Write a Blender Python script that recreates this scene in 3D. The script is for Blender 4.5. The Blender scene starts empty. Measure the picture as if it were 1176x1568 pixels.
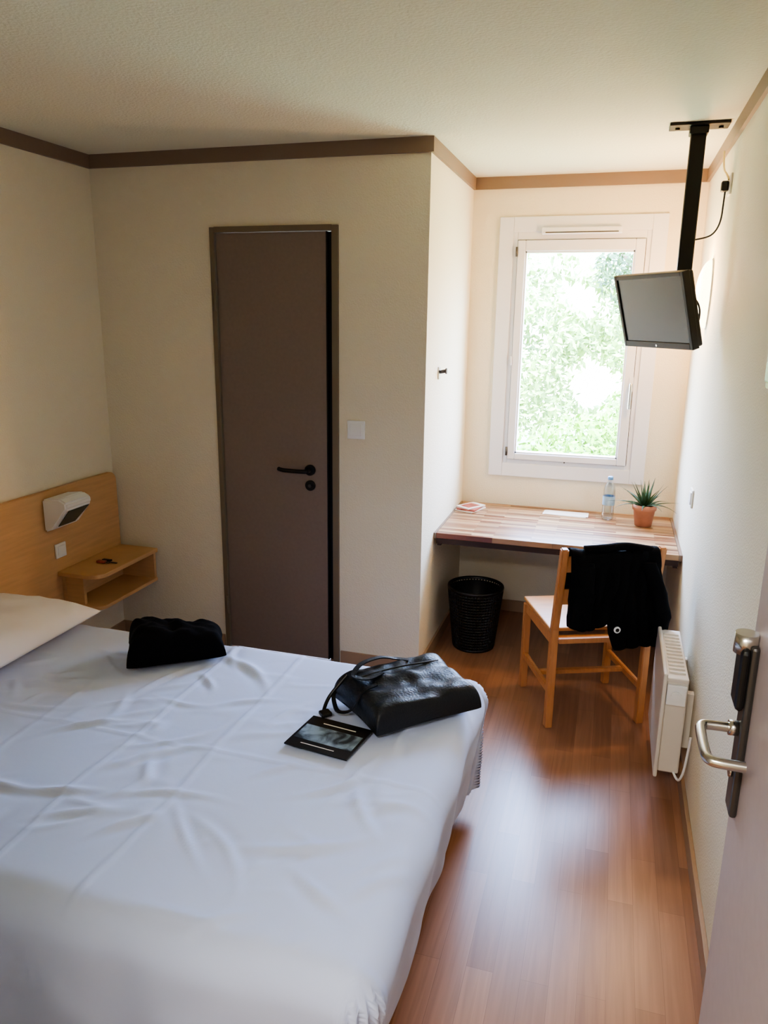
import bpy, bmesh, math, random
from mathutils import Vector, Matrix, noise
random.seed(7)
CH=1.753; CEIL=2.50
XR=.382; XL=-2.55; XC=-.828; YD=3.43; YW=4.45; YE=.45
scn=bpy.context.scene
col=scn.collection

# ------------------------------------------------------------ materials
def srgb(r,g,b):
    f=lambda c:(c/255/12.92) if c/255<=.04045 else ((c/255+.055)/1.055)**2.4
    return (f(r),f(g),f(b),1)
def mat(name,c,rough=.6,metal=0,bump=0,bscale=100,var=0,vscale=8,spec=.5,emis=0,trans=0,coat=0,sheen=0,stretch=None):
    m=bpy.data.materials.new(name); m.use_nodes=True
    nt=m.node_tree; b=nt.nodes['Principled BSDF']
    c=srgb(*c)
    b.inputs['Base Color'].default_value=c
    b.inputs['Roughness'].default_value=rough
    b.inputs['Metallic'].default_value=metal
    b.inputs['Specular IOR Level'].default_value=spec
    b.inputs['Transmission Weight'].default_value=trans
    b.inputs['Coat Weight'].default_value=coat
    b.inputs['Sheen Weight'].default_value=sheen
    if emis:
        b.inputs['Emission Color'].default_value=c; b.inputs['Emission Strength'].default_value=emis
    tc=nt.nodes.new('ShaderNodeTexCoord'); mp=nt.nodes.new('ShaderNodeMapping')
    nt.links.new(tc.outputs['Object'],mp.inputs['Vector'])
    if stretch: mp.inputs['Scale'].default_value=stretch
    if bump:
        n=nt.nodes.new('ShaderNodeTexNoise'); n.inputs['Scale'].default_value=bscale; n.inputs['Detail'].default_value=3
        bp=nt.nodes.new('ShaderNodeBump'); bp.inputs['Strength'].default_value=bump; bp.inputs['Distance'].default_value=.004
        nt.links.new(mp.outputs[0],n.inputs['Vector']); nt.links.new(n.outputs[0],bp.inputs['Height']); nt.links.new(bp.outputs[0],b.inputs['Normal'])
    if var:
        n=nt.nodes.new('ShaderNodeTexNoise'); n.inputs['Scale'].default_value=vscale; n.inputs['Detail'].default_value=5
        r=nt.nodes.new('ShaderNodeValToRGB')
        r.color_ramp.elements[0].position=.3; r.color_ramp.elements[1].position=.7
        r.color_ramp.elements[0].color=[x*(1-var) for x in c[:3]]+[1]
        r.color_ramp.elements[1].color=[min(1,x*(1+var)) for x in c[:3]]+[1]
        nt.links.new(mp.outputs[0],n.inputs['Vector']); nt.links.new(n.outputs[0],r.inputs[0]); nt.links.new(r.outputs[0],b.inputs['Base Color'])
    return m
M={}
M['wall']=mat('wall_paint',(234,225,203),.85,bump=.6,bscale=150,spec=.2)
M['ceil']=mat('ceiling_paint',(228,226,206),.9,bump=.7,bscale=95,spec=.15)
M['trim']=mat('taupe_trim',(134,114,98),.5)
M['base']=mat('beige_skirting',(166,138,112),.5)
M['door']=mat('taupe_door',(134,118,107),.5,var=.04,vscale=60,bump=.05)
M['dframe']=mat('taupe_door_frame',(120,107,88),.45)
M['black']=mat('black_plastic',(11,11,12),.4)
M['blackm']=mat('black_metal',(17,16,19),.5,metal=.3)
M['white']=mat('white_plastic',(240,240,238),.35)
M['pvc']=mat('white_pvc',(226,226,232),.3)
M['chrome']=mat('satin_steel',(205,203,196),.25,metal=1)
M['darksteel']=mat('dark_steel',(88,86,84),.35,metal=.7)
M['head']=mat('honey_wood',(210,168,122),.5,var=.08,vscale=5,stretch=(1,1,12))
M['chairw']=mat('beech_wood',(192,132,82),.42,var=.12,vscale=8,stretch=(8,8,1.2))
M['seat']=mat('chair_seat_wood',(198,144,92),.5,var=.1,vscale=8,stretch=(1,8,8))
M['edoor']=mat('entry_door_laminate',(186,172,170),.45,var=.03,vscale=40)
M['duvet']=mat('white_cotton_duvet',(206,218,250),.9,bump=.12,bscale=35,spec=.15,sheen=.1)
M['pillow']=mat('white_cotton_pillow',(232,228,232),.9,bump=.1,bscale=40,spec=.15)
M['bedbase']=mat('bed_base_fabric',(224,212,210),.8)
M['fabricblk']=mat('black_fabric',(9,9,11),.9,bump=.4,bscale=180,spec=.12)
M['leather']=mat('black_leather',(20,25,32),.42,bump=.35,bscale=140,spec=.4)
M['screen']=mat('tv_screen_glass',(52,58,58),.22,spec=.6)
M['terra']=mat('terracotta',(178,120,92),.8,var=.1,vscale=20)
M['soil']=mat('potting_soil',(50,36,26),1,bump=1,bscale=60)
M['leaf']=mat('aloe_leaf',(46,72,40),.45,var=.25,vscale=18)
M['paper']=mat('paper_sheet',(236,230,220),.7)
M['mag']=mat('magazine_cover',(160,82,70),.4,var=.5,vscale=25)
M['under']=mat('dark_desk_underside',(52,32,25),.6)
M['cream']=mat('cream_cable',(225,205,150),.5)
M['opening']=mat('lamp_opening_grey',(70,84,76),.3)
M['radw']=mat('radiator_enamel',(222,214,202),.35)
M['rubber']=mat('key_card_yellow',(200,180,60),.5)
M['shade']=mat('sconce_opal',(255,224,176),.5,emis=4.0)
M['label']=mat('bottle_label',(150,180,205),.5,var=.2,vscale=30)
M['cap']=mat('bottle_cap',(110,160,210),.4)

def thin_glass(name,tint,refl=.07):
    m=bpy.data.materials.new(name); m.use_nodes=True; nt=m.node_tree; nt.nodes.clear()
    o=nt.nodes.new('ShaderNodeOutputMaterial'); t=nt.nodes.new('ShaderNodeBsdfTransparent'); g=nt.nodes.new('ShaderNodeBsdfGlossy')
    g.inputs['Roughness'].default_value=.05; t.inputs[0].default_value=tint
    mx=nt.nodes.new('ShaderNodeMixShader'); fr=nt.nodes.new('ShaderNodeLayerWeight'); fr.inputs[0].default_value=refl
    nt.links.new(fr.outputs['Facing'],mx.inputs[0]); nt.links.new(t.outputs[0],mx.inputs[1]); nt.links.new(g.outputs[0],mx.inputs[2]); nt.links.new(mx.outputs[0],o.inputs[0])
    return m
M['glass']=thin_glass('window_glass',(1,1,1,1),.03)
M['pet']=thin_glass('clear_pet_plastic',(.78,.84,.88,1),.4)

def plank_mat(name,axis,length,width,cols,rough,mortar=.0015,grain=(60,3),mortcol=(60,36,24),coat=0,lo=.72):
    m=bpy.data.materials.new(name); m.use_nodes=True; nt=m.node_tree; b=nt.nodes['Principled BSDF']; L=nt.links
    tc=nt.nodes.new('ShaderNodeTexCoord'); s=nt.nodes.new('ShaderNodeSeparateXYZ'); c=nt.nodes.new('ShaderNodeCombineXYZ')
    L.new(tc.outputs['Object'],s.inputs[0])
    if axis=='y': L.new(s.outputs['Y'],c.inputs['X']); L.new(s.outputs['X'],c.inputs['Y'])
    else: L.new(s.outputs['X'],c.inputs['X']); L.new(s.outputs['Y'],c.inputs['Y'])
    br=nt.nodes.new('ShaderNodeTexBrick'); L.new(c.outputs[0],br.inputs['Vector'])
    br.inputs['Color1'].default_value=(0,0,0,1); br.inputs['Color2'].default_value=(1,1,1,1); br.inputs['Mortar'].default_value=(.0,.0,.0,1)
    br.inputs['Scale'].default_value=1; br.inputs['Mortar Size'].default_value=mortar; br.inputs['Mortar Smooth'].default_value=.3
    br.inputs['Brick Width'].default_value=length; br.inputs['Row Height'].default_value=width; br.offset=.37; br.offset_frequency=2; br.squash=1
    rp=nt.nodes.new('ShaderNodeValToRGB'); el=rp.color_ramp.elements
    el[0].color=srgb(*cols[0]); el[1].color=srgb(*cols[-1])
    for i,k in enumerate(cols[1:-1]):
        e=el.new((i+1)/(len(cols)-1)); e.color=srgb(*k)
    L.new(br.outputs['Color'],rp.inputs[0])
    mp=nt.nodes.new('ShaderNodeMapping'); mp.inputs['Scale'].default_value=(grain[1],grain[0],1); L.new(c.outputs[0],mp.inputs['Vector'])
    n=nt.nodes.new('ShaderNodeTexNoise'); n.inputs['Scale'].default_value=1; n.inputs['Detail'].default_value=5; n.inputs['Distortion'].default_value=.6; L.new(mp.outputs[0],n.inputs['Vector'])
    r2=nt.nodes.new('ShaderNodeValToRGB'); r2.color_ramp.elements[0].position=.3; r2.color_ramp.elements[1].position=.7
    r2.color_ramp.elements[0].color=(lo,lo*.98,lo*.96,1); r2.color_ramp.elements[1].color=(1.08,1.08,1.08,1); L.new(n.outputs[0],r2.inputs[0])
    mu=nt.nodes.new('ShaderNodeMixRGB'); mu.blend_type='MULTIPLY'; mu.inputs[0].default_value=1; L.new(rp.outputs[0],mu.inputs[1]); L.new(r2.outputs[0],mu.inputs[2])
    mx=nt.nodes.new('ShaderNodeMixRGB'); mx.inputs[2].default_value=srgb(*mortcol); L.new(br.outputs['Fac'],mx.inputs[0]); L.new(mu.outputs[0],mx.inputs[1])
    L.new(mx.outputs[0],b.inputs['Base Color']); b.inputs['Roughness'].default_value=rough; b.inputs['Coat Weight'].default_value=coat
    b.inputs['Coat Roughness'].default_value=.15
    return m
M['floor']=plank_mat('laminate_floor','y',.60,.075,[(146,103,78),(158,114,88),(170,124,96),(152,108,82)],.30,mortar=.0005,mortcol=(120,84,62),lo=.84)
M['desk']=plank_mat('butcher_block_desk','x',.30,.022,[(84,44,28),(196,158,114),(126,72,48),(204,170,128),(98,54,36)],.34,mortar=.0005,mortcol=(80,46,32))

# ------------------------------------------------------------ helpers
def obj(name,me,mt=None,parent=None,loc=None,rot=None,smooth=False):
    o=bpy.data.objects.new(name,me); col.objects.link(o)
    if mt: me.materials.append(M[mt] if isinstance(mt,str) else mt)
    if smooth:
        for p in me.polygons: p.use_smooth=True
    if loc: o.location=loc
    if rot: o.rotation_euler=rot
    if parent:
        o.parent=parent
        if parent.get('worldgrp'): o.matrix_parent_inverse=Matrix.Translation(-Vector(parent.location))
    return o
def empty(name,loc=(0,0,0),rot=None,world=True):
    e=bpy.data.objects.new(name,None); col.objects.link(e); e.location=loc; e.empty_display_size=.1
    if rot: e.rotation_euler=rot
    if world: e['worldgrp']=1
    return e
def box(name,x0,x1,y0,y1,z0,z1,mt,parent=None,bev=0,seg=2,rot=None):
    bm=bmesh.new(); bmesh.ops.create_cube(bm,size=1)
    c=Vector(((x0+x1)/2,(y0+y1)/2,(z0+z1)/2)); s=(abs(x1-x0),abs(y1-y0),abs(z1-z0))
    for v in bm.verts: v.co=Vector((v.co.x*s[0],v.co.y*s[1],v.co.z*s[2]))
    if bev: bmesh.ops.bevel(bm,geom=bm.edges[:],offset=bev,segments=seg,affect='EDGES',profile=.5)
    me=bpy.data.meshes.new(name); bm.to_mesh(me); bm.free()
    return obj(name,me,mt,parent,c,rot,smooth=False)
def rod(name,p,q,r,mt,parent=None,n=16,r2=None):
    p=Vector(p);q=Vector(q);d=q-p
    bm=bmesh.new(); bmesh.ops.create_cone(bm,cap_ends=True,segments=n,radius1=r,radius2=r if r2 is None else r2,depth=d.length)
    bm.transform(d.to_track_quat('Z','Y').to_matrix().to_4x4())
    me=bpy.data.meshes.new(name); bm.to_mesh(me); bm.free()
    o=obj(name,me,mt,parent,(p+q)/2)
    for pl in me.polygons: pl.use_smooth=len(pl.vertices)==4
    return o
def beam(name,p,q,w,h,mt,parent=None,bev=.003,up='Z'):
    p=Vector(p);q=Vector(q);d=q-p
    bm=bmesh.new(); bmesh.ops.create_cube(bm,size=1)
    for v in bm.verts: v.co=Vector((v.co.x*w,v.co.y*h,v.co.z*d.length))
    if bev: bmesh.ops.bevel(bm,geom=bm.edges[:],offset=bev,segments=2,affect='EDGES')
    z=d.normalized(); 
    ref=Vector((0,1,0)) if abs(z.y)<.9 else Vector((0,0,1))
    x=ref.cross(z).normalized(); y=z.cross(x)
    R=Matrix((x,y,z)).transposed().to_4x4(); bm.transform(R)
    me=bpy.data.meshes.new(name); bm.to_mesh(me); bm.free()
    return obj(name,me,mt,parent,(p+q)/2)
def lathe(name,prof,mt,parent=None,loc=(0,0,0),n=32,rot=None,sx=1,sy=1):
    vs=[];fs=[]
    for r,z in prof:
        for i in range(n):
            a=2*math.pi*i/n; vs.append((r*math.cos(a)*sx,r*math.sin(a)*sy,z))
    for k in range(len(prof)-1):
        for i in range(n):
            j=(i+1)%n; fs.append((k*n+i,k*n+j,(k+1)*n+j,(k+1)*n+i))
    me=bpy.data.meshes.new(name); me.from_pydata(vs,[],fs); me.update()
    return obj(name,me,mt,parent,loc,rot,smooth=True)
def tube(name,pts,r,mt,parent=None,cyc=False,flat=None,res=6):
    c=bpy.data.curves.new(name,'CURVE'); c.dimensions='3D'; c.bevel_depth=r; c.bevel_resolution=3; c.resolution_u=res; c.use_fill_caps=True
    s=c.splines.new('NURBS'); s.points.add(len(pts)-1)
    for i,p in enumerate(pts): s.points[i].co=(*p,1)
    s.use_endpoint_u=True; s.order_u=3; s.use_cyclic_u=cyc
    tmp=bpy.data.objects.new(name+'_c',c); col.objects.link(tmp)
    dg=bpy.context.evaluated_depsgraph_get(); dg.update()
    me=bpy.data.meshes.new_from_object(tmp.evaluated_get(dg)); me.name=name
    bpy.data.objects.remove(tmp)
    me.materials.clear()
    return obj(name,me,mt,parent,smooth=True)
def outline(name,pts,th,mt,parent=None,loc=(0,0,0),rot=None,bev=0):
    bm=bmesh.new(); vs=[bm.verts.new((p[0],0,p[1])) for p in pts]; f=bm.faces.new(vs)
    r=bmesh.ops.extrude_face_region(bm,geom=[f]); bmesh.ops.translate(bm,verts=[g for g in r['geom'] if isinstance(g,bmesh.types.BMVert)],vec=(0,th,0))
    bmesh.ops.recalc_face_normals(bm,faces=bm.faces[:])
    if bev: bmesh.ops.bevel(bm,geom=bm.edges[:],offset=bev,segments=2,affect='EDGES')
    me=bpy.data.meshes.new(name); bm.to_mesh(me); bm.free()
    return obj(name,me,mt,parent,loc,rot)
def cushion(name,w,d,h,mt,parent=None,loc=(0,0,0),rot=None,n=40,p=2.6,q=.5,bottom=.25,namp=.006,nsc=9,fn=None):
    vs=[];fs=[]
    def zz(u,v): return max(0,(1-abs(u)**p)*(1-abs(v)**p))**q
    for side in (1,-1):
        for i in range(n+1):
            for j in range(n+1):
                u=math.sin((i/n*2-1)*math.pi/2); v=math.sin((j/n*2-1)*math.pi/2)
                z=zz(u,v)
                nn=noise.noise(Vector((u*w*nsc,v*d*nsc,side*3)))*namp*(1 if z>.1 else z*10)
                X=u*w/2*(1-.05*(1-abs(v)**2)); Y=v*d/2*(1-.05*(1-abs(u)**2))
                Z=z*h*(1-bottom)+nn if side==1 else -z*h*bottom
                if fn: X,Y,Z=fn(X,Y,Z,u,v,side)
                vs.append((X,Y,Z))
    N=n+1
    for s in (0,1):
        o=s*N*N
        for i in range(n):
            for j in range(n):
                a=o+i*N+j; q4=(a,a+N,a+N+1,a+1)
                fs.append(q4 if s==0 else q4[::-1])
    me=bpy.data.meshes.new(name); me.from_pydata(vs,[],fs)
    bm=bmesh.new(); bm.from_mesh(me); bmesh.ops.remove_doubles(bm,verts=bm.verts[:],dist=.0005); bmesh.ops.recalc_face_normals(bm,faces=bm.faces[:]); bm.to_mesh(me); bm.free()
    return obj(name,me,mt,parent,loc,rot,smooth=True)

# ------------------------------------------------------------ camera
cam=bpy.data.cameras.new('camera'); co=bpy.data.objects.new('camera',cam); col.objects.link(co); scn.camera=co
cam.sensor_fit='VERTICAL'; cam.sensor_height=36; cam.lens=36*1161/1568; cam.clip_start=.02
X=Vector((.9577,-.0832,.2759)); Y=Vector((.2879,.2351,-.9284)); Y=(Y-X*Y.dot(X)/X.dot(X)).normalized(); X.normalize(); Z=X.cross(Y)
R=Matrix((X,Y,Z)).to_4x4(); co.matrix_world=Matrix.Translation((0,0,CH))@R

# ------------------------------------------------------------ room shell
T=.12
box('floor',XL-T,XR+T,-1.1,YW+T,-.1,0,'floor')
box('ceiling',XL-T,XR+T,-1.1,YW+T,CEIL,CEIL+.1,'ceil')
box('wall_right',XR,XR+T,-1.1,YW+T,0,CEIL,'wall')
box('wall_left',XL-T,XL,YE-T,YW,0,CEIL,'wall')
DX0,DX1,DH=-1.900,-1.252,2.155
w=empty('wall_bathroom',(-1.7,YD+.05,0))
box('left_part',XL,DX0,YD,YD+.1,0,CEIL,'wall',w); box('right_part',DX1,XC-.1,YD,YD+.1,0,CEIL,'wall',w)
box('over_door',DX0,DX1,YD,YD+.1,DH,CEIL,'wall',w); box('corner_post',XC-.1,XC,YD,YD+.1,0,CEIL,'wall',w)
box('wall_alcove_left',XC-.1,XC,YD+.1,YW,0,CEIL,'wall')
WX0,WX1,WZ0,WZ1=-.600,.135,.92,2.222
w=empty('wall_window',(-.2,YW+.06,0))
box('left_part',XC-.1,WX0,YW,YW+T,0,CEIL,'wall',w); box('right_part',WX1,XR,YW,YW+T,0,CEIL,'wall',w)
box('below',WX0,WX1,YW,YW+T,0,WZ0,'wall',w); box('above',WX0,WX1,YW,YW+T,WZ1,CEIL,'wall',w)
w=empty('wall_entry',(-1.5,YE-.06,0))
box('main_part',XL,-.66,YE-T,YE,0,CEIL,'wall',w); box('over_doorway',-.66,XR,YE-T,YE,2.12,CEIL,'wall',w)
box('wall_corridor_back',-1.6,XR,-1.1-T,-1.1,0,CEIL,'wall')
box('wall_corridor_left',-1.6-T,-1.6,-1.1,YE-T,0,CEIL,'wall')
ch=.062; ct=.014
box('trim_1',XL+.001,XC+ct,YD-ct,YD,CEIL-ch,CEIL,'trim')
box('trim_2',XC,XC+ct,YD,YW,CEIL-ch,CEIL,'trim')
box('trim_3',XC+ct,XR-ct,YW-ct,YW,CEIL-ch,CEIL,'trim')
box('trim_4',XR-ct,XR,YE,YW-.0,CEIL-ch,CEIL,'trim')
box('trim_5',XL,XL+ct,YE,YD-ct,CEIL-ch,CEIL,'trim')
box('baseboard_right',XR-.014,XR,YE,YW-.001,0,.07,'base',bev=.002)
box('baseboard_window',XC+.012,XR-.014,YW-.012,YW,0,.07,'base')
box('baseboard_alcove',XC,XC+.012,YD,YW,0,.07,'base')
box('baseboard_bathroom',DX1+.01,XC+.012,YD-.012,YD,0,.07,'base')
box('baseboard_bathroom_left',XL+.012,DX0-.01,YD-.012,YD,0,.07,'base')
box('baseboard_left',XL,XL+.012,YE,YD,0,.07,'base')

# ------------------------------------------------------------ bathroom door
d=empty('door_1',(-1.57,YD,0))
box('frame_left',DX0-.002,DX0+.022,YD-.012,YD+.09,0,DH,'dframe',d,.002)
box('frame_right',DX1-.030,DX1+.002,YD-.012,YD+.09,0,DH,'dframe',d,.002)
box('frame_top',DX0+.022,DX1-.030,YD-.012,YD+.09,DH-.024,DH+.002,'dframe',d,.002)
box('leaf',DX0+.024,DX1-.062,YD+.004,YD+.044,.008,DH-.026,'door',d,.002)
box('rebate_gap_shade',DX1-.060,DX1-.0305,YD+.03,YD+.08,.0,DH-.026,'black',d)  # black strip stands in for the shade in the gap beside the leaf
box('seal',DX1-.062,DX1-.056,YD+.002,YD+.044,.008,DH-.026,'black',d)
hx,hz=-1.403,1.014
rod('rosette',(hx,YD+.004,hz),(hx,YD-.008,hz),.027,'black',d,24)
rod('spindle',(hx,YD-.008,hz),(hx,YD-.05,hz),.010,'black',d)
tube('lever',[(hx,YD-.045,hz),(hx-.02,YD-.052,hz),(hx-.09,YD-.052,hz),(hx-.135,YD-.052,hz+.002),(hx-.150,YD-.045,hz+.006)],.0105,'black',d)
rod('key_rosette',(hx,YD+.004,hz-.078),(hx,YD-.006,hz-.078),.026,'black',d,24)
rod('key_cylinder',(hx,YD-.006,hz-.078),(hx,YD-.011,hz-.078),.009,'darksteel',d,16)
for i,z in enumerate((1.82,.25)):
    rod('hinge_%d'%(i+1),(DX0+.018,YD-.016,z-.05),(DX0+.018,YD-.016,z+.05),.007,'dframe',d)

# ------------------------------------------------------------ window
w=empty('window_1',(-.235,YW,1.57))
yo=YW-.016
ox0,ox1,oz0,oz1=-.672,.207,.850,2.292
cw=.078
box('casing_left',ox0,ox0+cw,yo,YW,oz0,oz1,'pvc',w,.003); box('casing_right',ox1-cw,ox1,yo,YW,oz0,oz1,'pvc',w,.003)
box('casing_top',ox0+cw,ox1-cw,yo,YW,oz1-cw,oz1,'pvc',w,.003); box('casing_bottom',ox0+cw,ox1-cw,yo,YW,oz0,oz0+cw,'pvc',w,.003)
fx0,fx1,fz0,fz1=WX0+.004,WX1-.004,WZ0+.004,WZ1-.004
fy0,fy1=YW-.006,YW+.06; f=.026
box('frame_left',fx0,fx0+f,fy0,fy1,fz0,fz1,'pvc',w,.003); box('frame_right',fx1-f,fx1,fy0,fy1,fz0,fz1,'pvc',w,.003)
box('frame_top',fx0+f,fx1-f,fy0,fy1,fz1-.045,fz1,'pvc',w,.003); box('frame_bottom',fx0+f,fx1-f,fy0,fy1,fz0,fz0+f,'pvc',w,.003)
sx0,sx1,sz0,sz1=fx0+f+.003,fx1-f-.003,fz0+f+.003,fz1-.045-.003; sy0,sy1=YW-.024,YW+.035
gx0,gx1,gz0,gz1=-.524,.052,.990,2.112
box('sash_left',sx0,gx0,sy0,sy1,sz0,sz1,'pvc',w,.005); box('sash_right',gx1,sx1,sy0,sy1,sz0,sz1,'pvc',w,.005)
box('sash_top',gx0,gx1,sy0,sy1,gz1,sz1,'pvc',w,.005); box('sash_bottom',gx0,gx1,sy0,sy1,sz0,gz0,'pvc',w,.005)
box('rebate_gasket',fx0+f-.002,sx0+.002,YW+.0,YW+.03,sz0,sz1,'darksteel',w); box('rebate_gasket_right',sx1-.002,fx1-f+.002,YW+.0,YW+.03,sz0,sz1,'darksteel',w)
box('rebate_gasket_top',sx0,sx1,YW+.0,YW+.03,sz1-.002,fz1-.043,'darksteel',w); box('rebate_gasket_bottom',sx0,sx1,YW+.0,YW+.03,fz0+f-.002,sz0+.002,'darksteel',w)
box('glazing_bead_left',gx0-.001,gx0+.008,sy0+.008,sy1,gz0,gz1,'pvc',w); box('glazing_bead_right',gx1-.008,gx1+.001,sy0+.008,sy1,gz0,gz1,'pvc',w)
box('glazing_bead_bottom',gx0,gx1,sy0+.008,sy1,gz0,gz0+.008,'pvc',w); box('glazing_bead_top',gx0,gx1,sy0+.008,sy1,gz1-.008,gz1,'pvc',w)
box('glass',gx0+.006,gx1-.006,YW+.012,YW+.016,gz0+.006,gz1-.006,'glass',w)
box('vent',-.44,-.02,YW-.045,YW-.016,2.196,2.232,'pvc',w,.006)
box('vent_slot',-.42,-.04,YW-.047,YW-.044,2.203,2.208,'darksteel',w)
for i,z in enumerate((2.11,1.52,1.0)):
    rod('hinge_%d'%(i+1),(sx0-.004,sy0-.004,z-.025),(sx0-.004,sy0-.004,z+.025),.006,'darksteel' if i!=1 else 'pvc',w)
box('handle_plate',.080,.104,sy0-.006,sy0,1.37,1.45,'pvc',w,.003)
rod('handle_neck',(.092,sy0-.006,1.41),(.092,sy0-.04,1.41),.009,'chrome',w)
tube('handle_lever',[(.092,sy0-.035,1.415),(.092,sy0-.042,1.40),(.092,sy0-.044,1.33),(.092,sy0-.04,1.28)],.009,'chrome',w)
rod('sash_bottom_screw',(-.235,sy0,.952),(-.235,sy0-.003,.952),.004,'darksteel',w)

# ------------------------------------------------------------ desk
d=empty('desk',(-.22,4.07,.66))
DZ=.676; DY=3.69
box('desktop',XC+.014,XR-.016,DY,YW-.014,DZ-.028,DZ,'desk',d,.002)
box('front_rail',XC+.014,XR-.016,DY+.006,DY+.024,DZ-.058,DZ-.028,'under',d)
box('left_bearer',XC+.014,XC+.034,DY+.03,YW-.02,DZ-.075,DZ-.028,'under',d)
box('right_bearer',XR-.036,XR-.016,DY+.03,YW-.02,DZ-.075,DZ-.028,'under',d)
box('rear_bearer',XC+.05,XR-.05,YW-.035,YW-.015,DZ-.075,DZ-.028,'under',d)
box('upstand_right',XR-.015,XR-.001,DY,YW-.02,DZ-.03,DZ,'trim',d)
box('upstand_left',XC+.001,XC+.013,DY,YW-.02,DZ-.03,DZ,'trim',d)

# ------------------------------------------------------------ things on the desk
bx,by=.028,4.27
b=empty('water_bottle',(bx,by,DZ+.001),world=False)
prof=[(.0,.003),(.026,.002),(.031,.008)]
for i in range(14):
    z=.015+i*.0105; prof.append((.0325-.0015*(i%2),z))
prof+=[(.032,.165),(.028,.185),(.018,.205),(.0125,.215),(.0125,.228)]
lathe('bottle_body',prof,'pet',b)
lathe('label',[(.0333,.085),(.0333,.135)],'label',b)
lathe('cap',[(.0,.243),(.0135,.243),(.0145,.240),(.0145,.226),(.0,.226)],'cap',b)
px_,py_=.215,4.20
p=empty('potted_aloe',(px_,py_,DZ+.001),world=False)
lathe('pot',[(.0,.0),(.040,.0),(.044,.002),(.056,.088),(.062,.090),(.064,.118),(.057,.118),(.053,.100)],'terra',p)
lathe('soil',[(.0,.104),(.055,.102)],'soil',p)
vs=[];fs=[]
def leaf(az,el,L,wd,curl):
    n=9; base=len(vs)
    d=Vector((math.cos(az),math.sin(az),0)); s=Vector((-math.sin(az),math.cos(az),0)); pos=d*.008+Vector((0,0,.100)); e=el
    for i in range(n+1):
        t=i/n; ww=wd*(1-t)**.75*(.8+.4*math.sin(math.pi*min(1,t*1.5))) if i<n else .0006
        tang=d*math.cos(e)+Vector((0,0,1))*math.sin(e); nrm=tang.cross(s)
        vs.extend([pos+s*ww,pos+nrm*ww*.45,pos-s*ww,pos-nrm*ww*.1])
        pos=pos+tang*(L/n); e-=curl/n
    for i in range(n):
        for k in range(4):
            a=base+i*4+k; c=base+i*4+(k+1)%4; fs.append((a,c,c+4,a+4))
for i in range(11): leaf(i*2*math.pi/11+random.uniform(-.2,.2),random.uniform(.4,.8),random.uniform(.15,.20),.013,random.uniform(.5,1.4))
for i in range(9): leaf(i*2*math.pi/9+.3,random.uniform(.85,1.2),random.uniform(.14,.18),.012,random.uniform(-.1,.5))
for i in range(5): leaf(i*2*math.pi/5,1.38,.15,.010,.05)
me=bpy.data.meshes.new('leaves'); me.from_pydata(vs,[],fs); obj('leaves',me,'leaf',p,smooth=True)
m_=empty('paper_sheets',(-.20,4.31,DZ),(0,0,math.radians(-3)),world=False)
box('sheet_1',-.125,.115,-.05,.05,.0005,.003,'paper',m_); box('sheet_2',-.115,.125,-.045,.052,.0035,.005,'paper',m_,rot=(0,0,.04))
m_=empty('magazine_stack',(-.735,4.24,DZ+.001),(0,0,math.radians(-20)),world=False)
box('magazine_1',-.055,.055,-.08,.08,.0005,.008,'paper',m_); box('magazine_2',-.055,.055,-.08,.08,.009,.017,'mag',m_,rot=(0,0,.15))
box('magazine_3',-.048,.048,-.072,.072,.018,.025,'paper',m_,rot=(0,0,-.22)); box('magazine_cover_photo',-.036,.036,-.058,.04,.025,.0256,'mag',m_,rot=(0,0,-.22))

# ------------------------------------------------------------ waste basket
prof_n=56
wb=empty('waste_basket',(-.625,3.87,.002),world=False)
vs=[];fs=[]
NR=20
for k in range(NR+1):
    t=k/NR; r=.112+.036*t; z=.01+.33*t
    for i in range(prof_n):
        a=2*math.pi*i/prof_n; vs.append((r*math.cos(a),r*math.sin(a),z))
for k in range(NR):
    for i in range(prof_n): fs.append((k*prof_n+i,k*prof_n+(i+1)%prof_n,(k+1)*prof_n+(i+1)%prof_n,(k+1)*prof_n+i))
me=bpy.data.meshes.new('mesh_body'); me.from_pydata(vs,[],fs); o=obj('mesh_body',me,'black',wb)
md=o.modifiers.new('wire','WIREFRAME'); md.thickness=.008; md.use_replace=True
lathe('liner',[(.0,.014),(.106,.014),(.140,.325)],'black',wb,n=48)
lathe('rim',[(.143,.334),(.151,.334),(.153,.342),(.151,.35),(.143,.35),(.143,.334)],'black',wb,n=48)
lathe('bottom',[(.0,.0),(.114,.0),(.116,.012),(.0,.012)],'black',wb,n=48)

# ------------------------------------------------------------ chair
ca=math.radians(23)
c=empty('desk_chair',(-.156,3.115,0),(0,0,ca),world=False)
W=.42; D=.385; lw=.032
for nm,x in (('left',0),('right',W)):
    beam('rear_leg_'+nm,(x,0,0),(x,.0,.47),lw,.034,'chairw',c)
    beam('back_post_'+nm,(x,.0,.46),(x,-.055,.842),lw,.032,'chairw',c,bev=.005)
    beam('front_leg_'+nm,(x,D,0),(x,D,.435),lw,lw,'chairw',c)
    beam('side_rail_'+nm,(x,.015,.415),(x,D-.015,.415),.022,.05,'chairw',c)
    beam('side_stretcher_'+nm,(x,.015,.17),(x,D-.015,.17),.020,.032,'chairw',c)
beam('front_rail',(.015,D,.415),(W-.015,D,.415),.022,.05,'chairw',c)
beam('rear_rail',(.015,0,.415),(W-.015,0,.415),.022,.05,'chairw',c)
beam('cross_stretcher',(.01,D*.5,.17),(W-.01,D*.5,.17),.020,.030,'chairw',c)
box('seat',-.012,W+.012,.022,D+.028,.442,.460,'seat',c,.006)
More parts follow.
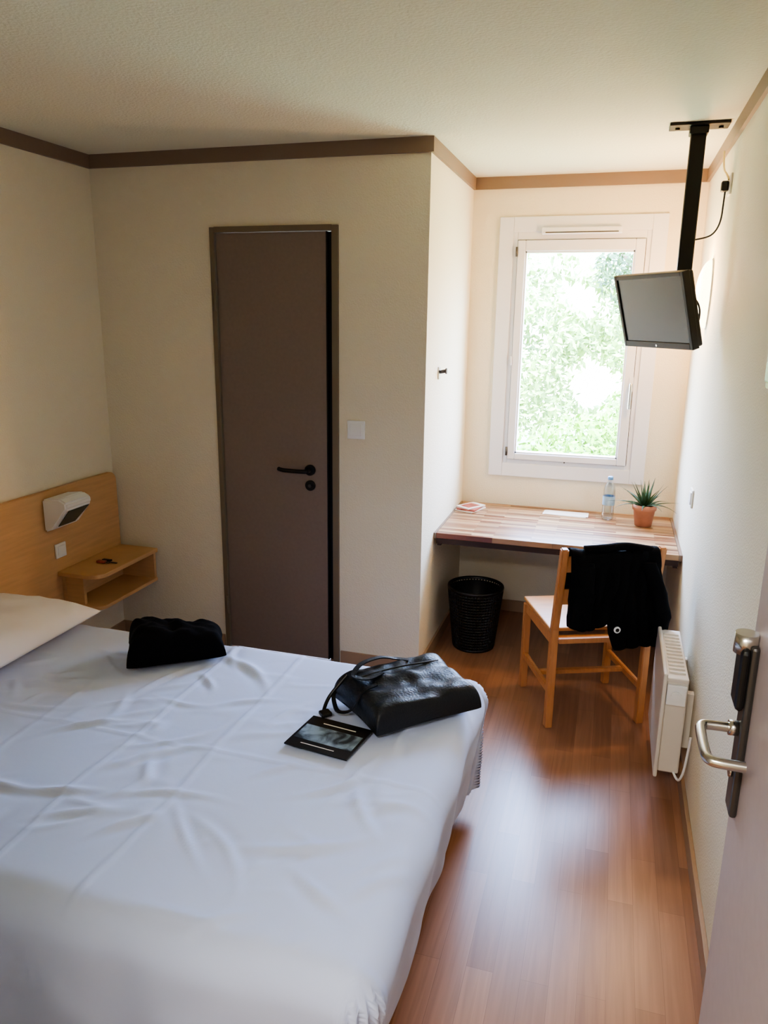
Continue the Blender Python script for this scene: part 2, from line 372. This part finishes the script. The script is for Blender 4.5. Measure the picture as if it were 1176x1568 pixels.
for i,z in enumerate((.62,.77)):
    yy=-(z-.46)/.375*.055
    box('back_slat_%d'%(i+1),.014,W-.014,yy-.008,yy+.008,z-.034,z+.034,'chairw',c,.004)

# jacket over the chair back
NU,NV=60,70
vs=[];fs=[]
x0,x1=.020,W-.022
def prof_pt(s,u):
    top=.812; r=.024; yc=-.052
    a=abs(s); sg=-1 if s<0 else 1
    arc=r*math.pi/2
    if a<arc:
        th=a/r; y=sg*r*math.sin(th); z=r*math.cos(th)
    else:
        y=sg*(r+.012*math.sin(min(1,(a-arc)/.15)*math.pi/2)); z=-(a-arc)
    return y+yc,top+z
for i in range(NU+1):
    u=i/NU
    lf=.33+.02*math.sin(u*9)
    if u>.45: lf=.33+.10*min(1,(u-.45)/.06)
    if u>.93: lf-=.06*(u-.93)/.07
    lb=.27
    xb=x0+(x1-x0)*u
    for j in range(NV+1):
        s=-lf+(lf+lb)*j/NV
        y,z=prof_pt(s,u)
        a=max(0,abs(s)-.03)
        fold=.014*math.sin(u*26+2*noise.noise(Vector((u*3,s*4,0))))*min(1,a/.15)+.016*noise.noise(Vector((u*7,s*9,5)))
        y+= (-abs(fold) if s<0 else abs(fold)) - (0 if s>0 else .004)
        x=xb+.010*noise.noise(Vector((u*2,s*6,9)))+(.055*(a/.35)*(max(0,u-.5)*2) if s<0 else 0)
        z-=.012*math.sin(math.pi*u)*(1 if abs(s)<.1 else .6)
        z+=.010*noise.noise(Vector((u*6,1.2,3)))
        vs.append((x,y,z))
for i in range(NU):
    for j in range(NV):
        a=i*(NV+1)+j; fs.append((a,a+NV+1,a+NV+2,a+1))
jk=empty('black_jacket',(-.156,3.115,0),(0,0,ca),world=False)
me=bpy.data.meshes.new('body'); me.from_pydata(vs,[],fs); o=obj('body',me,'fabricblk',jk,smooth=True)
sm=o.modifiers.new('s','SOLIDIFY'); sm.thickness=.008; sm.offset=1
def sleeve(name,pts,rad,parent,mt='fabricblk',flat=.55):
    n=20; vs=[];fs=[]; N=24
    P=[Vector(p) for p in pts]
    def ev(t):
        k=t*(len(P)-1); i=min(int(k),len(P)-2); f_=k-i; return P[i].lerp(P[i+1],f_*f_*(3-2*f_)) 
    for i in range(N+1):
        t=i/N; cpt=ev(t); r=rad[0]+(rad[1]-rad[0])*t
        for k in range(n):
            a=2*math.pi*k/n; rr=r*(1+.18*noise.noise(Vector((math.cos(a)*1.5,math.sin(a)*1.5,t*7))))
            vs.append((cpt.x+rr*math.cos(a),cpt.y+rr*flat*math.sin(a),cpt.z))
    for i in range(N):
        for k in range(n): fs.append((i*n+k,i*n+(k+1)%n,(i+1)*n+(k+1)%n,(i+1)*n+k))
    fs.append(tuple(range(n))); fs.append(tuple(N*n+k for k in range(n)))
    me=bpy.data.meshes.new(name); me.from_pydata(vs,[],fs); return obj(name,me,mt,parent,smooth=True)
sleeve('sleeve_1',[(.345,-.095,.79),(.395,-.115,.66),(.42,-.118,.55),(.415,-.112,.47)],(.036,.036),jk)
sleeve('sleeve_2',[(.075,-.088,.79),(.072,-.112,.66),(.066,-.116,.52)],(.048,.046),jk)
tube('collar_roll',[(.08,-.06,.838),(.16,-.075,.845),(.25,-.055,.850),(.32,-.07,.842),(.37,-.06,.830)],.017,'fabricblk',jk)
rod('logo_patch',(.225,-.120,.505),(.225,-.126,.505),.014,'white',jk,24)
rod('logo_centre',(.225,-.1262,.505),(.225,-.1275,.505),.008,'black',jk,24)

# ------------------------------------------------------------ ceiling TV (pole mount + display)
t=empty('television',(.238,3.467,CEIL))
box('ceiling_plate',.238-.11,.238+.11,3.467-.05,3.467+.05,CEIL-.012,CEIL,'blackm',t,.003)
box('plate_collar',.238-.035,.238+.035,3.467-.035,3.467+.035,CEIL-.04,CEIL-.012,'blackm',t,.004)
for i,dx in enumerate((-.08,.08)):
    rod('plate_bolt_%d'%(i+1),(.238+dx,3.467,CEIL-.012),(.238+dx,3.467,CEIL-.02),.009,'darksteel',t)
box('pole',.238-.029,.238+.029,3.467-.02,3.467+.02,1.86,CEIL-.01,'blackm',t,.006)
box('pole_foot',.238-.034,.238+.034,3.467-.03,3.467+.03,1.72,1.88,'blackm',t,.008)
tv=empty('display_unit',(.138,3.405,1.792),(math.radians(17),0,math.radians(-55)),world=False)
tv.parent=t; tv.matrix_parent_inverse=Matrix.Translation(-Vector(t.location))
tw,th=.44,.305
box('bezel_left',-tw/2,-tw/2+.018,-.018,.014,-th/2,th/2,'black',tv,.003); box('bezel_right',tw/2-.018,tw/2,-.018,.014,-th/2,th/2,'black',tv,.003)
box('bezel_top',-tw/2+.016,tw/2-.016,-.018,.014,th/2-.018,th/2,'black',tv,.003); box('bezel_bottom',-tw/2+.016,tw/2-.016,-.018,.014,-th/2,-th/2+.026,'black',tv,.003)
box('screen',-tw/2+.014,tw/2-.014,-.012,.0,-th/2+.020,th/2-.014,'screen',tv)
box('body_back',-tw/2+.004,tw/2-.004,.0,.036,-th/2+.004,th/2-.004,'black',tv,.008)
box('back_hump',-tw/2+.07,tw/2-.07,.03,.055,-th/2+.04,th/2-.05,'black',tv,.012)
rod('brand_mark',(0,-.018,-th/2+.012),(0,-.0195,-th/2+.012),.005,'chrome',tv)
box('vesa_bracket',-.05,.05,.054,.064,-.05,.05,'blackm',tv,.003)
tube('tv_power_cable',[(.255,3.475,2.07),(.29,3.478,2.075),(.335,3.49,2.09),(.36,3.50,2.14),(.362,3.51,2.22),(.364,3.512,2.27)],.0035,'black',t)
tube('antenna_cable',[(.265,3.47,1.86),(.30,3.46,1.84),(.318,3.44,1.78),(.30,3.42,1.70),(.27,3.42,1.69)],.004,'black',t)
tube('cream_cable',[(.372,3.51,2.30),(.366,3.55,2.33),(.362,3.62,2.35),(.360,3.66,2.40),(.358,3.66,2.434)],.004,'cream',t)
s=empty('wall_socket',(XR,3.51,2.28))
box('plate',XR-.008,XR,3.47,3.55,2.24,2.32,'white',s,.003); box('plug',XR-.036,XR-.008,3.495,3.53,2.255,2.295,'black',s,.006)

# wall sconce
s=empty('wall_sconce',(XR,3.84,1.87))
vs=[];fs=[]
n=28;m2=10
for k in range(m2+1):
    a=math.pi/2*k/m2
    for i in range(n):
        b_=2*math.pi*i/n; vs.append((XR-.006-.055*math.sin(a),3.84+.075*math.cos(a)*math.cos(b_),1.87+.15*math.cos(a)*math.sin(b_)))
for k in range(m2):
    for i in range(n): fs.append((k*n+i,k*n+(i+1)%n,(k+1)*n+(i+1)%n,(k+1)*n+i))
me=bpy.data.meshes.new('opal_shade'); me.from_pydata(vs,[],fs); obj('opal_shade',me,'shade',s,smooth=True)
lathe('backplate',[(.0,.006),(.08,.006),(.083,.0),(.0,.0)],'white',s,(XR,3.84,1.87),rot=(0,-math.pi/2,0),sx=1.9)

def switch(name,x,y,z,axis,sgn,sz=.041):
    s=empty(name,(x,y,z))
    if axis=='y':
        box('plate',x-sz,x+sz,y-.009,y,z-sz,z+sz,'white',s,.003); box('rocker',x-sz*.66,x+sz*.66,y-.013,y-.008,z-sz*.66,z+sz*.66,'white',s,.002)
    else:
        box('plate',min(x,x+sgn*.009),max(x,x+sgn*.009),y-sz,y+sz,z-sz,z+sz,'white',s,.003)
        box('rocker',min(x+sgn*.008,x+sgn*.013),max(x+sgn*.008,x+sgn*.013),y-sz*.66,y+sz*.66,z-sz*.66,z+sz*.66,'white',s,.002)
switch('light_switch',-1.162,YD,1.228,'y',-1,.044)
switch('light_switch',XR,3.57,.985,'x',-1)
switch('light_switch',-2.519,2.935,.633,'x',1,.036)
s=empty('wall_hook',(XC,3.70,1.49))
box('plate',XC,XC+.006,3.68,3.72,1.46,1.52,'chrome',s,.002); rod('peg',(XC+.006,3.70,1.495),(XC+.035,3.70,1.50),.009,'darksteel',s); rod('knob',(XC+.035,3.70,1.50),(XC+.042,3.70,1.50),.014,'darksteel',s)
s=empty('key_card_holder',(XR,2.09,1.64))
box('plate',XR-.014,XR,2.06,2.160,1.605,1.70,'black',s,.004); box('card',XR-.010,XR-.004,2.07,2.156,1.590,1.61,'rubber',s)

# ------------------------------------------------------------ radiator
r=empty('wall_radiator',(.32,2.92,.3))
ry0,ry1,rz0,rz1=2.69,3.17,.10,.52
box('front_panel',.262,.276,ry0,ry1,rz0,rz1,'radw',r,.005)
box('casing',.276,.350,ry0+.012,ry1-.012,rz0+.02,rz1-.03,'radw',r,.006)
box('top_cap',.270,.350,ry0+.006,ry1-.006,rz1-.032,rz1-.016,'radw',r,.004)
for i in range(12):
    y=ry0+.05+i*.033
    box('grille_%d'%(i+1),.284,.340,y,y+.012,rz1-.018,rz1-.010,'radw',r)
box('control_box',.278,.345,ry0-.002,ry0+.013,rz1-.12,rz1-.04,'white',r,.004)
rod('thermostat_knob',(.31,ry0-.002,rz1-.08),(.31,ry0-.012,rz1-.08),.018,'white',r)
box('bracket_1',.350,XR-.002,ry0+.07,ry0+.10,.2,.42,'radw',r); box('bracket_2',.350,XR-.002,ry1-.10,ry1-.07,.2,.42,'radw',r)
tube('cable',[(.33,ry0+.02,.13),(.345,ry0-.005,.10),(.357,ry0-.03,.13),(.366,ry0-.035,.2),(.372,ry0-.03,.3)],.0045,'white',r)

# ------------------------------------------------------------ entry door (open)
e=empty('door_2',(.30,.9,0))
ex=.283
box('leaf',ex,ex+.04,.52,1.42,.008,2.05,'edoor',e,.002)
box('lock_plate',ex-.014,ex,1.348,1.402,.865,1.205,'darksteel',e,.006)
box('card_reader',ex-.030,ex-.013,1.345,1.405,1.08,1.20,'black',e,.010)
rod('reader_cap',(ex-.020,1.375,1.185),(ex-.020,1.375,1.222),.020,'chrome',e,24)
rod('spindle',(ex-.014,1.375,1.035),(ex-.03,1.375,1.035),.014,'chrome',e)
tube('lever',[(ex-.02,1.375,1.035),(ex-.062,1.375,1.035),(ex-.078,1.37,1.035),(ex-.080,1.34,1.035),(ex-.080,1.28,1.035),(ex-.078,1.25,1.035),(ex-.06,1.243,1.035),(ex-.02,1.243,1.035)],.0095,'chrome',e)
rod('cylinder',(ex-.014,1.375,.95),(ex-.02,1.375,.95),.013,'chrome',e)
box('jamb',.345,XR,.455,.515,0,2.12,'dframe',e)
rod('hinge_pin',(ex+.045,.512,.2),(ex+.045,.512,1.9),.008,'darksteel',e)
box('hinge_link',ex+.04,.346,.500,.518,.3,1.8,'darksteel',e)

# ------------------------------------------------------------ bed
bd=empty('bed',(-1.45,1.75,0))
BT=.528
box('base',-2.50,-.43,1.20,2.34,.05,.24,'bedbase',bd,.02)
for i,(x,y) in enumerate(((-2.4,1.27),(-.5,1.27),(-2.4,2.27),(-.5,2.27))): rod('foot_%d'%(i+1),(x,y,0),(x,y,.06),.025,'black',bd)
box('mattress',-2.50,-.42,1.20,2.35,.24,.478,'bedbase',bd,.04)
r_=.085
ix1=-.332-r_; iy0=1.085+r_; iy1=2.465-r_; ix0=-2.505
drop=.36; arc=r_*math.pi/2; DD=arc+drop
step=.009
nx=int((ix1-ix0)/step)
xs=[ix0+(ix1-ix0)*i/nx for i in range(nx+1)]+[ix1+DD*(i+1)/44 for i in range(44)]
ny=int((iy1-iy0)/step)
ys=[iy0-DD*(44-i)/44 for i in range(44)]+[iy0+(iy1-iy0)*i/ny for i in range(ny+1)]+[iy1+DD*(i+1)/44 for i in range(44)]
def crease(v,c0,w,d): 
    t=(v-c0)/w; return d*math.exp(-t*t)
rw=random.Random(21)
WR=[]
for _ in range(60):
    cx=rw.uniform(-2.0,-.4); cy=rw.uniform(1.15,2.35); an=rw.choice([.5,.6,-.5,1.2,2.2,.2])+rw.uniform(-.35,.35); ln=rw.uniform(.04,.13); wd_=rw.uniform(.008,.015); am=rw.uniform(.004,.010)
    WR.append((cx,cy,math.cos(an),math.sin(an),ln,wd_,am,rw.uniform(-3,3)))
def wr(x,y):
    s=0
    for cx,cy,ca_,sa_,ln,wd_,am,cu in WR:
        dx=x-cx;dy=y-cy
        if abs(dx)>.45 or abs(dy)>.45: continue
        a=dx*ca_+dy*sa_; b=-dx*sa_+dy*ca_-cu*a*a*.5
        e=(a/ln)**2+(b/wd_)**2
        if e<9: s+=am*math.exp(-e)
        e2=(a/ln)**2+((b+wd_*2.2)/(wd_*1.6))**2
        if e2<9: s-=am*.5*math.exp(-e2)
    return s
vs=[];fs=[]
for x in xs:
    for y in ys:
        oxx=max(0,x-ix1); oyy=(y-iy1) if y>iy1 else ((iy0-y) if y<iy0 else 0); sg=1 if y>iy1 else -1
        d_=max(oxx,oyy); bx_=min(x,ix1); by_=min(max(y,iy0),iy1)
        wx=noise.noise(Vector((x*2.2+1,y*2.2,0)))*.009
        q=Vector((x*1.0+y*.9,(y-x*.7)*2.6,2)); 
        rd=1-abs(noise.noise(q*3.2))*2; wx+=.006*max(0,rd-.55)*2*max(0,.3+noise.noise(Vector((x*3,y*3,8)))*1.6)
        wx+=wr(x,y)
        wx+=crease(x+.02*noise.noise(Vector((y*3,0,0))),-1.02,.006,.005)+crease(x+.02*noise.noise(Vector((y*3,5,0))),-1.285,.006,.005)+crease(x,-.70,.006,.002)+crease(y+.02*noise.noise(Vector((x*3,9,0))),1.74,.006,.0035)+crease(x,-1.62,.006,.004)
        if d_<=0: vs.append((x,y,BT+wx)); continue
        if oxx>0 and oyy>0:
            ang=(math.pi/4)*(oyy/oxx) if oyy<=oxx else math.pi/2-(math.pi/4)*(oxx/oyy)
        elif oxx>0: ang=0
        else: ang=math.pi/2
        dx,dy=math.cos(ang),math.sin(ang)*sg
        if d_<arc: a=d_/r_; hr=r_*math.sin(a); z=BT-r_+r_*math.cos(a); fdr=0; wz=wx*(1-d_/arc)
        else: fdr=d_-arc; hr=r_; z=BT-r_-fdr; wz=0
        t=min(1,d_/.25)
        corner=math.sin(2*ang) if (oxx>0 and oyy>0) else 0
        per=(y if ang==0 else x)+ang*.25
        fold=.007*math.sin(per*17+3*noise.noise(Vector((x*2,y*2,1))))*t+.007*noise.noise(Vector((x*9,y*9,z*3)))*t
        fold+=corner*.012*math.sin(ang*26)*min(1,d_/.12)
        hr+=fold-.17*fdr*(1 if ang<.8 else .1)+.01*corner
        vs.append((bx_+dx*hr,by_+dy*hr,z+wz))
NY=len(ys)
for i in range(len(xs)-1):
    for j in range(NY-1):
        a=i*NY+j; fs.append((a,a+NY,a+NY+1,a+1))
me=bpy.data.meshes.new('duvet'); me.from_pydata(vs,[],fs); o=obj('duvet',me,'duvet',bd,smooth=True)
def pilfn(X,Y,Z,u,v,s):
    return X,Y,Z+.006*math.sin(u*5+v*3)*(1-u*u)*(1-v*v)
cushion('pillow',.60,.75,.145,'pillow',None,(-2.205,2.045,BT+.050),(0,math.radians(-2),0),namp=.014,nsc=7,fn=pilfn,bottom=.3,p=3.4)
cushion('pillow',.60,.50,.145,'pillow',None,(-2.205,1.40,BT+.050),(0,math.radians(-2),0),namp=.014,nsc=7,fn=pilfn,bottom=.3,p=3.4)

# headboard
hb=empty('headboard',(-2.535,2,.6))
pts=[(-1.45,.30),(1.455,.30)]+[(1.455-.05+.05*math.cos(a),.937-.05+.05*math.sin(a)) for a in [math.pi/2*i/6 for i in range(7)]]+[(-1.45,.937)]
outline('panel',pts,.026,'head',hb,(-2.520,1.96,0),(0,0,math.pi/2),.003)
for i,y in enumerate((.9,1.6,2.2)): box('rail_%d'%(i+1),-2.536,-2.522,y,y+.05,.0,.31,'head',hb)
ns=empty('bedside_shelf',(-2.39,3.16,.45))
def rshape(name,x0,x1,y0,y1,z0,z1,rad,mt,parent):
    pts=[(x0,y0)]+[(x1-rad+rad*math.cos(a),y0+rad+rad*math.sin(a)) for a in [-math.pi/2+math.pi/2*i/8 for i in range(9)]]+[(x1,y1),(x0,y1)]
    bm=bmesh.new(); f=bm.faces.new([bm.verts.new((p[0],p[1],z0)) for p in pts]); rr=bmesh.ops.extrude_face_region(bm,geom=[f])
    bmesh.ops.translate(bm,verts=[g for g in rr['geom'] if isinstance(g,bmesh.types.BMVert)],vec=(0,0,z1-z0)); bmesh.ops.recalc_face_normals(bm,faces=bm.faces[:])
    bmesh.ops.bevel(bm,geom=bm.edges[:],offset=.002,segments=1,affect='EDGES')
    me=bpy.data.meshes.new(name); bm.to_mesh(me); bm.free(); return obj(name,me,mt,parent)
rshape('top_board',-2.518,-2.285,2.905,3.405,.508,.530,.07,'head',ns)
rshape('bottom_board',-2.518,-2.295,2.925,3.405,.345,.363,.05,'head',ns)
box('back_panel',-2.518,-2.500,2.93,3.40,.363,.508,'head',ns)
box('left_support',-2.500,-2.40,2.935,2.953,.363,.508,'head',ns)
box('right_support',-2.500,-2.30,3.385,3.403,.363,.508,'head',ns)
k=empty('key_ring',(-2.40,3.09,.532),world=False)
box('fob',-.03,.02,-.012,.012,0,.012,'mag',k,.004); tube('ring',[(.02,0,.005),(.035,.015,.006),(.05,0,.006),(.035,-.015,.006),(.02,0,.005)],.002,'darksteel',k); box('key',.03,.075,.01,.018,0,.004,'darksteel',k)
box('cord',-.02,.03,.02,.04,0,.010,'black',k,.003)

L=empty('reading_lamp',(-2.47,2.945,.83))
prof=[(-2.519,.745),(-2.519,.905),(-2.425,.915),(-2.385,.895),(-2.385,.865),(-2.47,.762)]
bm=bmesh.new(); f=bm.faces.new([bm.verts.new((a,2.845,b)) for a,b in prof]); rr=bmesh.ops.extrude_face_region(bm,geom=[f]); bmesh.ops.translate(bm,verts=[g for g in rr['geom'] if isinstance(g,bmesh.types.BMVert)],vec=(0,.185,0)); bmesh.ops.recalc_face_normals(bm,faces=bm.faces[:]); bmesh.ops.bevel(bm,geom=bm.edges[:],offset=.008,segments=3,affect='EDGES')
me=bpy.data.meshes.new('housing'); bm.to_mesh(me); bm.free(); obj('housing',me,'white',L)
a=Vector((-2.385,0,.865)); b2=Vector((-2.47,0,.762)); nrm=Vector((.103,0,-.085)).normalized()
pa=a.lerp(b2,.08)+nrm*.0015; pb=a.lerp(b2,.86)+nrm*.0015
vs=[];
for off in (0,.003):
    for P_,yy in ((pa,2.868),(pa,3.012),(pb,2.985),(pb,2.868)): q=P_+nrm*off; vs.append((q.x,yy,q.z))
me=bpy.data.meshes.new('lens'); me.from_pydata(vs,[],[(0,1,2,3),(7,6,5,4),(0,4,5,1),(1,5,6,2),(2,6,7,3),(3,7,4,0)]); obj('lens',me,'opening',L)

# ------------------------------------------------------------ things on the bed
def softfn(X,Y,Z,u,v,s):
    if s==1: Z*=1.0-.30*(u*.5+.5)-.06*math.sin(u*3+1)
    if s==1: Z+=.007*math.sin(u*8+v*3)*(1-u*u)*(1-v*v)
    Y*=1.0-.10*u
    return X,Y,Z
cushion('black_travel_pillow',.345,.205,.140,'fabricblk',None,(-1.460,2.255,BT+.028),(0,0,math.radians(33)),n=50,p=5,q=.38,bottom=.12,namp=.018,nsc=12,fn=softfn)

hbg=empty('leather_handbag',(-.552,2.155,BT+.014),(0,0,math.radians(45)),world=False)
def bagfn(X,Y,Z,u,v,s):
    if s==1:
        Z*=1.0+.10*v
        Z+=.006*math.sin(u*4+1.3)*math.cos(v*5)*(1-u*u)+.004*math.sin(v*9+u*3)*(1-v*v)
    return X*(1+.03*v),Y,Z
cushion('body',.39,.285,.092,'leather',hbg,(0,0,.010),None,n=56,p=12,q=.30,bottom=.1,namp=.007,nsc=10,fn=bagfn)
tube('zip_seam',[(-.15,.06,.098),(-.05,.064,.103),(.05,.064,.101),(.15,.06,.094)],.003,'black',hbg)
tube('side_seam',[(-.16,-.10,.075),(-.0,-.105,.08),(.16,-.10,.075)],.0022,'black',hbg)
def strap(name,pts,w=.022,th=.004):
    P=[Vector(p) for p in pts]; n=48
    def cr(t):
        k=t*(len(P)-1); i=min(int(k),len(P)-2); f_=k-i
        p0=P[max(i-1,0)];p1=P[i];p2=P[i+1];p3=P[min(i+2,len(P)-1)]
        return .5*((2*p1)+(-p0+p2)*f_+(2*p0-5*p1+4*p2-p3)*f_**2+(-p0+3*p1-3*p2+p3)*f_**3)
    C=[cr(i/n) for i in range(n+1)]; vs=[];fs=[]
    for i in range(n+1):
        tg=(C[min(i+1,n)]-C[max(i-1,0)]).normalized(); sd=tg.cross(Vector((0,0,1)))
        sd=sd.normalized() if sd.length>.01 else Vector((1,0,0)); up=sd.cross(tg).normalized()
        for a_,b_ in ((-1,-1),(1,-1),(1,1),(-1,1)): vs.append(C[i]+sd*a_*w/2+up*b_*th/2)
    for i in range(n):
        for k in range(4): fs.append((i*4+k,i*4+(k+1)%4,i*4+4+(k+1)%4,i*4+4+k))
    fs.append((3,2,1,0)); e_=n*4; fs.append((e_,e_+1,e_+2,e_+3))
    me=bpy.data.meshes.new(name); me.from_pydata(vs,[],fs); return obj(name,me,'leather',hbg,smooth=False)
strap('handle_1',[(.06,.10,.098),(.02,.13,.100),(-.04,.125,.118),(-.12,.10,.122),(-.165,.06,.110),(-.13,.03,.104),(-.07,.045,.106)],.016)
strap('handle_2',[(-.10,.09,.098),(-.15,.12,.085),(-.20,.13,.03),(-.225,.07,.010),(-.225,.03,.012),(-.20,.0,.03),(-.17,-.01,.085),(-.12,-.01,.100)],.014)
tube('tassel_strap',[(-.17,.10,.095),(-.22,.10,.05),(-.25,.09,.02),(-.265,.07,.008)],.006,'black',hbg)
box('tassel',-.285,-.250,.035,.07,.0,.014,'black',hbg,.005)
mg=empty('leaflet',(-.722,1.888,BT+.012),(0,0,math.radians(-8)),world=False)
m=bpy.data.materials.new('leaflet_print'); m.use_nodes=True; nt=m.node_tree; b=nt.nodes['Principled BSDF']; b.inputs['Roughness'].default_value=.35
tc=nt.nodes.new('ShaderNodeTexCoord'); n=nt.nodes.new('ShaderNodeTexNoise'); n.inputs['Scale'].default_value=14; n.inputs['Detail'].default_value=6; n.inputs['Distortion'].default_value=1
rp=nt.nodes.new('ShaderNodeValToRGB'); rp.color_ramp.elements[0].position=.38; rp.color_ramp.elements[0].color=srgb(44,54,66); rp.color_ramp.elements[1].position=.60; rp.color_ramp.elements[1].color=srgb(150,172,196)
nt.links.new(tc.outputs['Object'],n.inputs['Vector']); nt.links.new(n.outputs[0],rp.inputs[0]); nt.links.new(rp.outputs[0],b.inputs['Base Color'])
M['leaflet']=m
M['ink']=mat('leaflet_black',(16,16,20),.35)
box('cover',-.103,.103,-.087,.087,0,.004,'ink',mg); box('photo_print',-.095,.095,-.045,.035,.004,.0046,'leaflet',mg)
box('title_line',-.05,.06,.055,.059,.004,.0045,'paper',mg); box('caption_line',-.06,.05,-.066,-.063,.004,.0045,'paper',mg)

# ------------------------------------------------------------ outside
M['grass']=mat('grass',(140,150,100),.9,var=.2,vscale=2)
M['foliage']=mat('tree_foliage',(54,80,32),.6,var=.3,vscale=1.5)
M['foliage2']=mat('shrub_foliage',(96,134,30),.6,var=.35,vscale=1.2)
M['foliage3']=mat('hedge_foliage',(140,164,92),.7,var=.3,vscale=1.0)
M['bark']=mat('bark',(90,78,64),.9,bump=.5,bscale=12)
box('garden_ground',-14,14,YW+.6,30,-1.2,-1.1,'grass')
def foliage(name,blobs,n,size,mt,seed,trunk=None,thr=-.05):
    rnd=random.Random(seed); vs=[];fs=[]
    e=empty(name,(blobs[0][0],blobs[0][1],-1.1))
    for _ in range(n):
        cx,cy,cz,rx,ry,rz=rnd.choice(blobs)
        while True:
            p=Vector((rnd.uniform(-1,1),rnd.uniform(-1,1),rnd.uniform(-1,1)))
            if .35<p.length<1: break
        if noise.noise(Vector((cx+p.x*rx,cy+p.y*ry,cz+p.z*rz))*1.1)<thr: continue
        p=Vector((cx+p.x*rx,cy+p.y*ry,cz+p.z*rz))
        if p.z<-1.05: continue
        a=Vector((rnd.gauss(0,1),rnd.gauss(0,1),rnd.gauss(0,1))).normalized(); b=a.orthogonal().normalized(); s=size*rnd.uniform(.6,1.4)
        i=len(vs); vs+= [p-a*s,p+b*s*.4,p+a*s,p-b*s*.4]; fs.append((i,i+1,i+2,i+3))
    me=bpy.data.meshes.new('leaves'); me.from_pydata(vs,[],fs); obj('leaves',me,mt,e)
    if trunk:
        for k,(p,q,r0,r1) in enumerate(trunk): rod('branch_%d'%(k+1),p,q,r0,'bark',e,10,r1)
foliage('garden_tree',[(.3,11,2.7,.75,.8,.9),(.9,11,2.0,.8,.8,1.3),(-.4,11.3,3.2,.7,.8,.4)],9000,.05,'foliage',1,
  [((.9,11,-1.1),(.7,11,1.6),.09,.06),((.7,11,1.6),(-.1,10.8,2.7),.05,.02),((.7,11,1.6),(.9,11.2,3.4),.05,.02)],-.02)
foliage('garden_hedge',[(-3.6,17,1.0,2.0,1,2.2),(-1.6,17,1.2,1.8,1,2.0),(.6,17,1.2,1.8,1,2.2),(3,17,.8,2,1,2.2)],22000,.10,'foliage3',2,None,-.15)
foliage('garden_shrub',[(-1.3,9,-.1,.8,.6,.6),(-.3,9,.0,.7,.6,.7),(.6,9.2,.2,.9,.6,1.0)],9000,.05,'foliage2',3,None,-.1)

# ------------------------------------------------------------ light
wd=bpy.data.worlds.new('world'); scn.world=wd; wd.use_nodes=True
nt=wd.node_tree; bg=nt.nodes['Background']; bg.inputs[1].default_value=1
tc=nt.nodes.new('ShaderNodeTexCoord'); sp=nt.nodes.new('ShaderNodeSeparateXYZ'); rp=nt.nodes.new('ShaderNodeValToRGB')
nt.links.new(tc.outputs['Generated'],sp.inputs[0]); nt.links.new(sp.outputs['Z'],rp.inputs[0]); nt.links.new(rp.outputs[0],bg.inputs[0])
e0,e1=rp.color_ramp.elements; e0.position=.0; e0.color=(8,8,7.6,1); e1.position=.35; e1.color=(12,18,30,1)
def area(name,loc,rot,sx,sy,pw,c,portal=False):
    l=bpy.data.lights.new(name,'AREA'); l.shape='RECTANGLE'; l.size=sx; l.size_y=sy; l.energy=pw; l.color=c
    o=bpy.data.objects.new(name,l); col.objects.link(o); o.location=loc; o.rotation_euler=rot
    if portal: l.cycles.is_portal=True
    return o
area('window_portal',(-.235,YW+.10,1.55),(-math.pi/2,0,0),.72,1.28,1,(1,1,1),True)
sl=bpy.data.lights.new('sun','SUN'); sl.energy=12; sl.angle=.02; sl.color=(1,.96,.88); so=bpy.data.objects.new('sun',sl); col.objects.link(so); so.rotation_euler=(math.radians(38),0,math.radians(-25)); so.location=(0,0,6)
area('corridor_fill_light',(-.45,-.35,CEIL-.03),(math.radians(25),0,0),.9,.6,29,(1,.97,.94))  # unseen fill lamp behind the camera, added to brighten the room
pl=bpy.data.lights.new('sconce_bulb','POINT'); pl.energy=13; pl.color=(1,.56,.24); pl.shadow_soft_size=.05; po=bpy.data.objects.new('sconce_bulb',pl); col.objects.link(po); po.location=(XR-.10,3.88,1.90)

scn.view_settings.view_transform='AgX'; scn.view_settings.look='AgX - Medium High Contrast'; scn.view_settings.exposure=1.2; scn.view_settings.gamma=1
